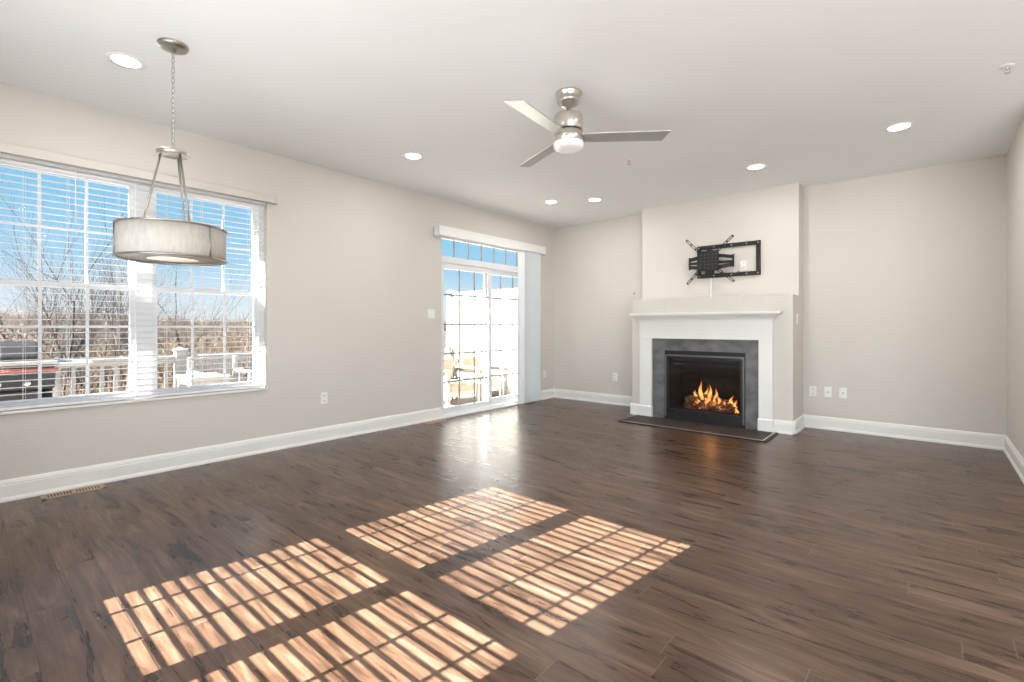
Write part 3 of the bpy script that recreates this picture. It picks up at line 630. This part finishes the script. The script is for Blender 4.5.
for a in (R(37),R(157),R(276)):
    ca,sa=cos(a),sin(a); ax=Vector((ca,sa,0)); px_=Vector((-sa,ca,0)); pit=R(9)
    wv=px_*cos(pit)-Vector((0,0,1))*sin(pit); nv=ax.cross(wv)
    C0=Vector((FX,FYY,2.434))
    outl=[(.085,-.048),(.085,.048),(.14,.055),(.50,.060),(.640,.062),(.672,-.062),(.14,-.055)]
    vs=[C0+ax*r+wv*u+nv*th for th in (-.0035,.0035) for r,u in outl]; n=len(outl)
    b=MB().add(vs,[tuple(reversed(range(n))),tuple(range(n,2*n))]+[(i,(i+1)%n,(i+1)%n+n,i+n) for i in range(n)]).build('fan_blade',M['blade'],fn,bevel=.002)
    for u in (-.03,.03): MB().lathe([(0,-.007),(.006,-.006),(.008,-.002)],tuple(C0+ax*.125+wv*u),8).build('blade_screw',M['nickel'],b)

# ================================================================== RECESSED LIGHTS, SPRINKLERS
def can_light(x,y,label,first=None):
    if first is not None: r=dup(first,(x,y,CZ),label)
    else:
        r=thing('recessed_light',label,'recessed light',(x,y,CZ),'recessed downlights in the ceiling')
        MB().lathe([(.070,CZ-.002),(.074,CZ-.004),(.096,CZ-.005),(.098,CZ-.001),(.098,CZ),(.070,CZ)],(x,y,0),40).build('trim_ring',M['plate'],r)
        MB().lathe([(0,CZ-.0035),(.069,CZ-.0035),(.070,CZ-.001),(0,CZ-.0005)],(x,y,0),40).build('lens',M['lens'],r)
    l=bpy.data.lights.new('downlight','AREA'); l.shape='DISK'; l.size=.14; l.energy=7.5; l.color=LAMP
    o=bpy.data.objects.new('downlight',l); COL.objects.link(o); o.location=(x,y,CZ-.008)
    return r
c1=can_light(.934,.672,'round lit recessed light between the drum pendant and the left ceiling edge')
for x,y,lb in ((.936,2.80,'lit recessed light near the left wall, left of the ceiling fan'),(.93,4.99,'lit recessed light near the far left corner, nearest the patio door'),
    (1.41,5.26,'lit recessed light left of the chimney breast, right of its close neighbour'),(3.28,5.23,'lit recessed light in front of the chimney breast above the television bracket'),(4.405,4.93,'lit recessed light in front of the blank wall right of the fireplace'),
    (4.40,2.80,'added unseen recessed light above and ahead of the camera, right of the fan'),(4.40,.60,'added unseen recessed light directly above the camera'),(6.9,1.0,'added unseen recessed light in the kitchen end, nearer the rear wall'),(6.9,3.4,'added unseen recessed light in the kitchen end, nearer the far wall')):  # recessed lights on this line are out of view, added for even lighting
    can_light(x,y,lb,c1)
def sprinkler(x,y,label):
    t=thing('fire_sprinkler',label,'sprinkler',(x,y,CZ))
    MB().lathe([(0,CZ-.006),(.02,CZ-.006),(.034,CZ-.002),(.036,CZ),(0,CZ)],(x,y,0),28).build('escutcheon',M['plate'],t)
    MB().tube([(x,y,CZ-.004),(x,y,CZ-.02)],.008,10).tube([(x-.010,y,CZ-.018),(x-.012,y,CZ-.03),(x,y,CZ-.042)],.0022,6).tube([(x+.010,y,CZ-.018),(x+.012,y,CZ-.03),(x,y,CZ-.042)],.0022,6).build('sprinkler_body',M['nickel'],t)
    MB().lathe([(0,CZ-.044),(.014,CZ-.044),(.015,CZ-.041),(0,CZ-.041)],(x,y,0),16).build('deflector',M['nickel'],t)
sprinkler(4.945,4.207,'small white and chrome fire sprinkler on the ceiling near the right wall')
sprinkler(2.414,4.218,'small fire sprinkler on the ceiling behind the fan blade, toward the fireplace')

# ================================================================== OUTSIDE
DZ=-.17; RXX=-2.72
struct(MB().box((-2.85,-3.2,DZ-.05),(-T,6.75,DZ)).build('floor_deck',M['deck']))
m_=MB()
for k in range(22):
    x=-2.85+k*.124; m_.box((x,-3.2,DZ),(x+.116,6.7,DZ+.006))
struct(m_.build('floor_deck_boards',M['deck']))
# privacy fence
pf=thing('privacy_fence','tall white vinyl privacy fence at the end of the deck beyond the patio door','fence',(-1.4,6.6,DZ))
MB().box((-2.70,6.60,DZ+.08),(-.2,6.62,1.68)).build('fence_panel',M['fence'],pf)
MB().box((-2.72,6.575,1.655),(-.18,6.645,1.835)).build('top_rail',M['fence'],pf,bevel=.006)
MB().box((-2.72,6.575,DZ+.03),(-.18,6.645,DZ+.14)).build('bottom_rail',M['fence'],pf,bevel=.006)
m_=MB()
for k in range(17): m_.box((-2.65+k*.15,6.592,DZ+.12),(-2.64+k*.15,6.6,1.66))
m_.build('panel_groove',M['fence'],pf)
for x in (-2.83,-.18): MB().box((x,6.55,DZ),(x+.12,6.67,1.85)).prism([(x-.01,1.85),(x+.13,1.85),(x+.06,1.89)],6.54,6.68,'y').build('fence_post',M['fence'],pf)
sl_=tag(MB().box((-2.80,6.50,1.80),(-2.66,6.55,1.815)).prism([(-2.77,1.78),(-2.70,1.78),(-2.66,1.80),(-2.80,1.80)],6.50,6.549,'y').build('post_lamp',M['black']),'small dark lamp mounted at the top of the white fence post','lamp')
# deck railing
rl=thing('deck_railing','white deck railing with square balusters along the outer edge of the deck','railing',(RXX,2,DZ))
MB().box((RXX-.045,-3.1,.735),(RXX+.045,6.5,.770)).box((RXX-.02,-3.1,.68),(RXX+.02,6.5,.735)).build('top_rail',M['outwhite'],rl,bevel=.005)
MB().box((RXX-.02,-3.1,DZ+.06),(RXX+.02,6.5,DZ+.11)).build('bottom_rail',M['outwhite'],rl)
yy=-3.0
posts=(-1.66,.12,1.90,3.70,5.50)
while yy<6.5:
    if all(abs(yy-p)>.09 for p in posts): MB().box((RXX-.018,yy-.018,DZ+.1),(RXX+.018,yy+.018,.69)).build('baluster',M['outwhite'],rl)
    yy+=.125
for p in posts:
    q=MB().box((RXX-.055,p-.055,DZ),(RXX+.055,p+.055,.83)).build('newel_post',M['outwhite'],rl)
    MB().box((RXX-.07,p-.07,.83),(RXX+.07,p+.07,.85)).lathe([(.09,.85),(.0,.885)],(RXX,p,0),4,False).build('post_cap',M['outwhite'],q)
# grill
gr=thing('gas_grill','black gas grill with red handle bar on the deck outside the double window','grill',(-1.75,.10,DZ))
GX0,GX1,GY0,GY1=-2.1,-1.5,-.42,.60
hood=[(GX1-.02,.80),(GX1-.03,.88),(GX1-.10,.975),(GX1-.22,1.01),(GX0+.15,1.0),(GX0+.04,.93),(GX0+.02,.80)]
MB().prism(hood,.245,.505,'y').build('hood',M['grill'],gr,bevel=.02,seg=3)
MB().box((GX1-.01,GY0,.80),(GX1+.03,GY1+.02,.835)).build('steel_rim', M['greypanel'], gr, bevel=.004)
MB().box((GX0,GY0,.66),(GX1,GY1,.80)).build('firebox_body',M['grill'],gr,bevel=.01)
h_=MB().tube([(GX1+.05,GY0+.05,.755),(GX1+.05,GY1+.02,.755)],.016,10).tube([(GX1,GY0+.1,.755),(GX1+.05,GY0+.1,.755)],.01,6).tube([(GX1,GY1-.05,.755),(GX1+.05,GY1-.05,.755)],.01,6).build('handle_bar',M['red'],gr); h_['label']='red handle bar'
MB().box((GX1-.01,GY0,.585),(GX1+.02,GY1,.735)).build('control_panel',M['black'],gr,bevel=.005)
for k in range(5): MB().lathe([(0,.03),(.02,.03),(.024,0)],(GX1+.02,GY0+.12+k*.18,.64),16,axis='x').build('knob',M['nickel'],gr)
for k in range(2):
    dd_=MB().box((GX1-.02,GY0+.01+k*.46,DZ+.12),(GX1,GY0+.455+k*.46,.57)).build('cabinet_door',M['grill'],gr,bevel=.006)
    MB().tube([(GX1+.02,GY0+.42+k*.08,.2),(GX1+.02,GY0+.42+k*.08,.48)],.007,8).build('door_pull',M['nickel'],dd_)
MB().box((GX0+.02,GY1-.012,DZ+.1),(GX1-.005,GY1+.02,.60)).box((GX0+.02,GY0,DZ+.1),(GX1-.01,GY0+.02,.60)).build('side_panel',M['greypanel'],gr)
MB().box((GX0+.02,GY0+.02,DZ+.08),(GX0+.04,GY1-.01,.66)).box((GX0+.02,GY0,DZ+.08),(GX1,GY1,DZ+.11)).build('cabinet_back',M['grill'],gr)
for s_ in ((GY1+.02,GY1+.28),(GY0-.28,GY0)): MB().box((GX0+.05,s_[0],.775),(GX1-.03,s_[1],.81)).build('side_shelf',M['greypanel'],gr,bevel=.008)
for x in (GX0+.08,GX1-.08):
    for y in (GY0+.08,GY1-.08): MB().lathe([(0,-.02),(.04,-.02),(.04,.02),(0,.02)],(x,y,DZ+.045),16,axis='y').build('caster',M['black'],gr)
# cream-cushioned deck armchairs
def armchair(x0,y0,wd,dp,label,first=None):
    if first is not None: return dup(first,(x0,y0,DZ),label)
    t=thing('deck_armchair',label,'armchair',(x0,y0,DZ),'deck armchairs beyond the patio door')
    xf=x0; xb=x0-dp; y1=y0+wd; z=DZ+.006
    for y in (y0,y1-.06):
        MB().box((xf-.05,y,z),(xf,y+.06,.42)).build('leg',M['outwhite'],t,bevel=.004)
        MB().box((xb,y,z),(xb+.05,y+.06,.42)).build('leg',M['outwhite'],t,bevel=.004)
        MB().box((xb-.02,y-.015,.42),(xf+.03,y+.075,.445)).build('armrest',M['outwhite'],t,bevel=.004)
        s_=MB()
        for zz in (.02,.14,.26): s_.box((xb+.05,y+.02,zz),(xf-.05,y+.04,zz+.085))
        s_.build('side_slats',M['outwhite'],t)
    MB().box((xf-.04,y0+.06,.0),(xf-.015,y1-.06,.10)).build('apron',M['outwhite'],t)
    MB().box((xb+.03,y0+.06,.06),(xf-.04,y1-.06,.085)).build('seat_deck',M['outwhite'],t)
    s_=MB()
    for k in range(4): s_.box((xb,y0+.06,.10+k*.125),(xb+.025,y1-.06,.185+k*.125))
    s_.box((xb-.005,y0,.40),(xb+.03,y0+.06,.60)).box((xb-.005,y1-.06,.40),(xb+.03,y1,.60))
    s_.build('back_slats',M['outwhite'],t)
    MB().box((xb+.14,y0+.07,.085),(xf+.01,y1-.07,.215)).build('seat_cushion',M['cream'],t,bevel=.035,seg=4)
    MB().box((xb+.03,y0+.08,.22),(xb+.15,y1-.08,.60)).build('back_cushion',M['cream'],t,bevel=.04,seg=4)
    return t
ac=armchair(-1.20,5.12,.74,.72,'white armchair with cream cushions on the deck, seen through the left door panel')
armchair(-1.24,5.93,.55,.62,'white slatted armchair beside the fence, seen through the right door panel',ac).scale=(.95,.80,1)
# patio bench, table and dark planter outside the big window
bn=thing('patio_bench','white patio bench with a grey slatted back on the deck behind the right window half','bench',(-2.1,2.2,DZ))
for y in (1.90,2.42):
    MB().box((-2.44,y,DZ),(-2.38,y+.05,.76)).build('back_post',M['outwhite'],bn,bevel=.004)
    MB().box((-1.92,y,DZ),(-1.86,y+.05,.56)).build('leg',M['outwhite'],bn,bevel=.004)
    MB().box((-2.42,y-.01,.56),(-1.82,y+.06,.59)).build('armrest',M['outwhite'],bn,bevel=.004)
m_=MB()
for k in range(18): m_.box((-2.42,1.957+k*.0258,.52),(-2.405,1.972+k*.0258,.745))
m_.box((-2.425,1.95,.515),(-2.40,2.42,.53)).box((-2.425,1.95,.735),(-2.40,2.42,.75))
b_=m_.build('back_slats',M['greywicker'],bn); b_['label']='grey slatted back'
MB().box((-2.40,1.95,.40),(-2.37,2.42,.50)).box((-2.40,1.95,.28),(-2.37,2.42,.37)).build('back_rail',M['outwhite'],bn)
MB().box((-2.40,1.95,.20),(-1.88,2.42,.24)).build('seat',M['outwhite'],bn,bevel=.005)
tb=thing('patio_side_table','small square white table on the deck in front of the bench','table',(-1.45,1.78,DZ))
MB().box((-1.72,1.60,.575),(-1.22,1.98,.61)).build('tabletop',M['outwhite'],tb,bevel=.004)
for x in (-1.71,-1.28):
    for y in (1.61,1.92): MB().box((x,y,DZ),(x+.05,y+.05,.575)).build('leg',M['outwhite'],tb)
MB().box((-1.70,1.63,.52),(-1.25,1.95,.575)).build('apron',M['outwhite'],tb)
pb=thing('tall_planter','tall dark square planter on the deck at the right end of the bench','planter',(-2.0,2.62,DZ))
MB().prism([(-2.14,DZ),(-1.86,DZ),(-1.82,.66),(-2.18,.66)],2.50,2.76,'y').build('pot',M['black'],pb,bevel=.005)
MB().box((-2.20,2.48,.64),(-1.80,2.78,.67)).build('rim',M['black'],pb,bevel=.004)
# ground and far hills
def ground():
    mb=MB(); n=60; xs=[-3.0-(i/n)**2.0*260 for i in range(n+1)]; ys=[-120+j*6.0 for j in range(71)]
    vs=[]
    for x in xs:
        for y in ys:
            dd_=-3-x; z=-3.2-min(dd_,30)*.05+1.0*noise.noise(Vector((x*.03,y*.03,0)))*min(1,dd_/10)
            if dd_>60: z+= (dd_-60)*.018+ (dd_-60)*.012*noise.noise(Vector((0,y*.012,3)))
            vs.append((x,y,z))
    m=len(ys); fs=[(i*m+j,i*m+j+1,(i+1)*m+j+1,(i+1)*m+j) for i in range(n) for j in range(m-1)]
    return mb.add(vs,fs,True).build('ground',M['ground'])
struct(ground())
struct(MB().box((-30,-60,-3.4),(12,-.86,-3.2)).box((-3.0,-.9,-3.4),(9,40,-3.2)).build('ground_near',M['ground']))
def hill(name,x,h,seed,m):
    mb=MB(); vs=[]; n=160
    for i in range(n+1):
        y=-60+i*(260/n); zt=h*(.75+.35*noise.noise(Vector((y*.02,seed,0)))+.05*noise.noise(Vector((y*.5,seed,2)))+.06*noise.noise(Vector((y*1.6,seed,2))))
        vs += [(x,y,-6),(x-1,y,zt*.6),(x-6,y,zt),(x-30,y,-6)]
    fs=[]
    for i in range(n):
        for j in range(3): fs.append((i*4+j,i*4+j+1,(i+1)*4+j+1,(i+1)*4+j))
    o=mb.add(vs,fs,True).build(name,m); return struct(o)
hill('hill',-190,6.0,1.3,M['hill'])
# bare trees
def tree(name,label,x,y,h,m,seed,lean=0,dense=1.0,group='bare trees beyond the deck'):
    rnd=random.Random(seed); mb=MB(); zg=-3.2-min(-3-x,30)*.05-.3
    def grow(p,d,L,r,lv):
        n=4 if lv==0 else 3; pts=[p]; rs=[r]; q=Vector(p); dd_=Vector(d)
        for i in range(n):
            dd_=(dd_+Vector((rnd.uniform(-.16,.16),rnd.uniform(-.16,.16),rnd.uniform(-.03,.10)))).normalized(); q=q+dd_*L/n; pts.append(q.copy()); rs.append(r*(1-.5*(i+1)/n))
        mb.tube(pts,rs,6 if lv<2 else 3,cap=False)
        if lv>=5 or r<.004: return
        nb=(3 if lv<2 else 3)+(1 if rnd.random()<.6*dense else 0)
        for k in range(nb):
            i=rnd.randint(max(1,n-2),n) if k else n; b=pts[i]
            ax=dd_.orthogonal().normalized(); ax.rotate(Matrix.Rotation(rnd.uniform(0,2*pi),3,dd_)); nd=dd_.copy(); nd.rotate(Matrix.Rotation(rnd.uniform(.3,.85) if k else rnd.uniform(.05,.3),3,ax))
            nd.z+=.12; nd.normalize()
            grow(b,nd,L*rnd.uniform(.60,.82),rs[i]*rnd.uniform(.55,.82),lv+1)
    grow(Vector((x,y,zg)),Vector((rnd.uniform(-.08,.08),lean,1)).normalized(),h*.36,h*.0125,0)
    return tag(mb.build(name,m),label,'tree',group)
TR=[(-10.5,1.05,8.8,'bark',11,.02,'dark bare tree with a thick upright trunk at the window left edge'),
    (-12.5,1.75,9.0,'bark',12,-.05,'dark bare tree just right of the thick-trunked one at the window left edge'),
    (-14.0,3.05,8.6,'bark',13,.0,'bare tree forking low, in the middle of the left window half'),
    (-12.0,3.35,7.8,'bark',14,.10,'dark bare tree leaning right near the centre of the left window half'),
    (-15.0,4.9,8.3,'bark',15,.05,'bare tree at the right side of the left window half'),
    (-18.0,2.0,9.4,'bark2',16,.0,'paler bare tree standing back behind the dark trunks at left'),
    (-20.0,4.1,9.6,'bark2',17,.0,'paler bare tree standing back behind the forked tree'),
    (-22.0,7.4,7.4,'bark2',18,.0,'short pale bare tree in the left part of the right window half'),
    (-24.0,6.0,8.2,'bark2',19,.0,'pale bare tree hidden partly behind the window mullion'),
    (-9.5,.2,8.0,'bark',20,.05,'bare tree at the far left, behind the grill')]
for x,y,h,mm,sd_,ln,lb in TR: tree('bare_tree',lb,x,y,h,M[mm],sd_,ln)
# thicket: masses of thin twigs
def thicket(name,label,x0,x1,slope0,slope1,n,h0,h1,m,seed,rad):
    rnd=random.Random(seed); mb=MB()
    for k in range(n):
        x=rnd.uniform(x0,x1); dx=CAMX-x; y=rnd.uniform(slope0,slope1)*dx; zg=-3.2-min(-3-x,30)*.05; h=rnd.uniform(h0,h1)
        p=Vector((x,y,zg+rnd.uniform(0,.6)*h)); dd_=Vector((rnd.uniform(-.6,.6),rnd.uniform(-.9,.9),1)).normalized(); L=min(h, zg+h-p.z+.3)*rnd.uniform(.6,1.0)
        pts=[p]; q=p
        for i in range(3): dd_=(dd_+Vector((rnd.uniform(-.3,.3),rnd.uniform(-.3,.3),rnd.uniform(-.1,.2)))).normalized(); q=q+dd_*L/3; pts.append(q)
        r=rnd.uniform(.5,1.3)*rad; mb.tube(pts,[r,r*.8,r*.55,r*.2],3,cap=False)
    return tag(mb.build(name,m),label,'brush',kind='stuff')
thicket('near_brush','tangle of dry brown brush just beyond the deck railing',-8,-14,-.05,.50,3500,2.2,4.2,M['brush'],31,.014)
thicket('middle_brush','dense brown brush filling the slope behind the nearer trees',-15,-30,-.05,.50,6500,3.0,5.6,M['brush'],32,.022)
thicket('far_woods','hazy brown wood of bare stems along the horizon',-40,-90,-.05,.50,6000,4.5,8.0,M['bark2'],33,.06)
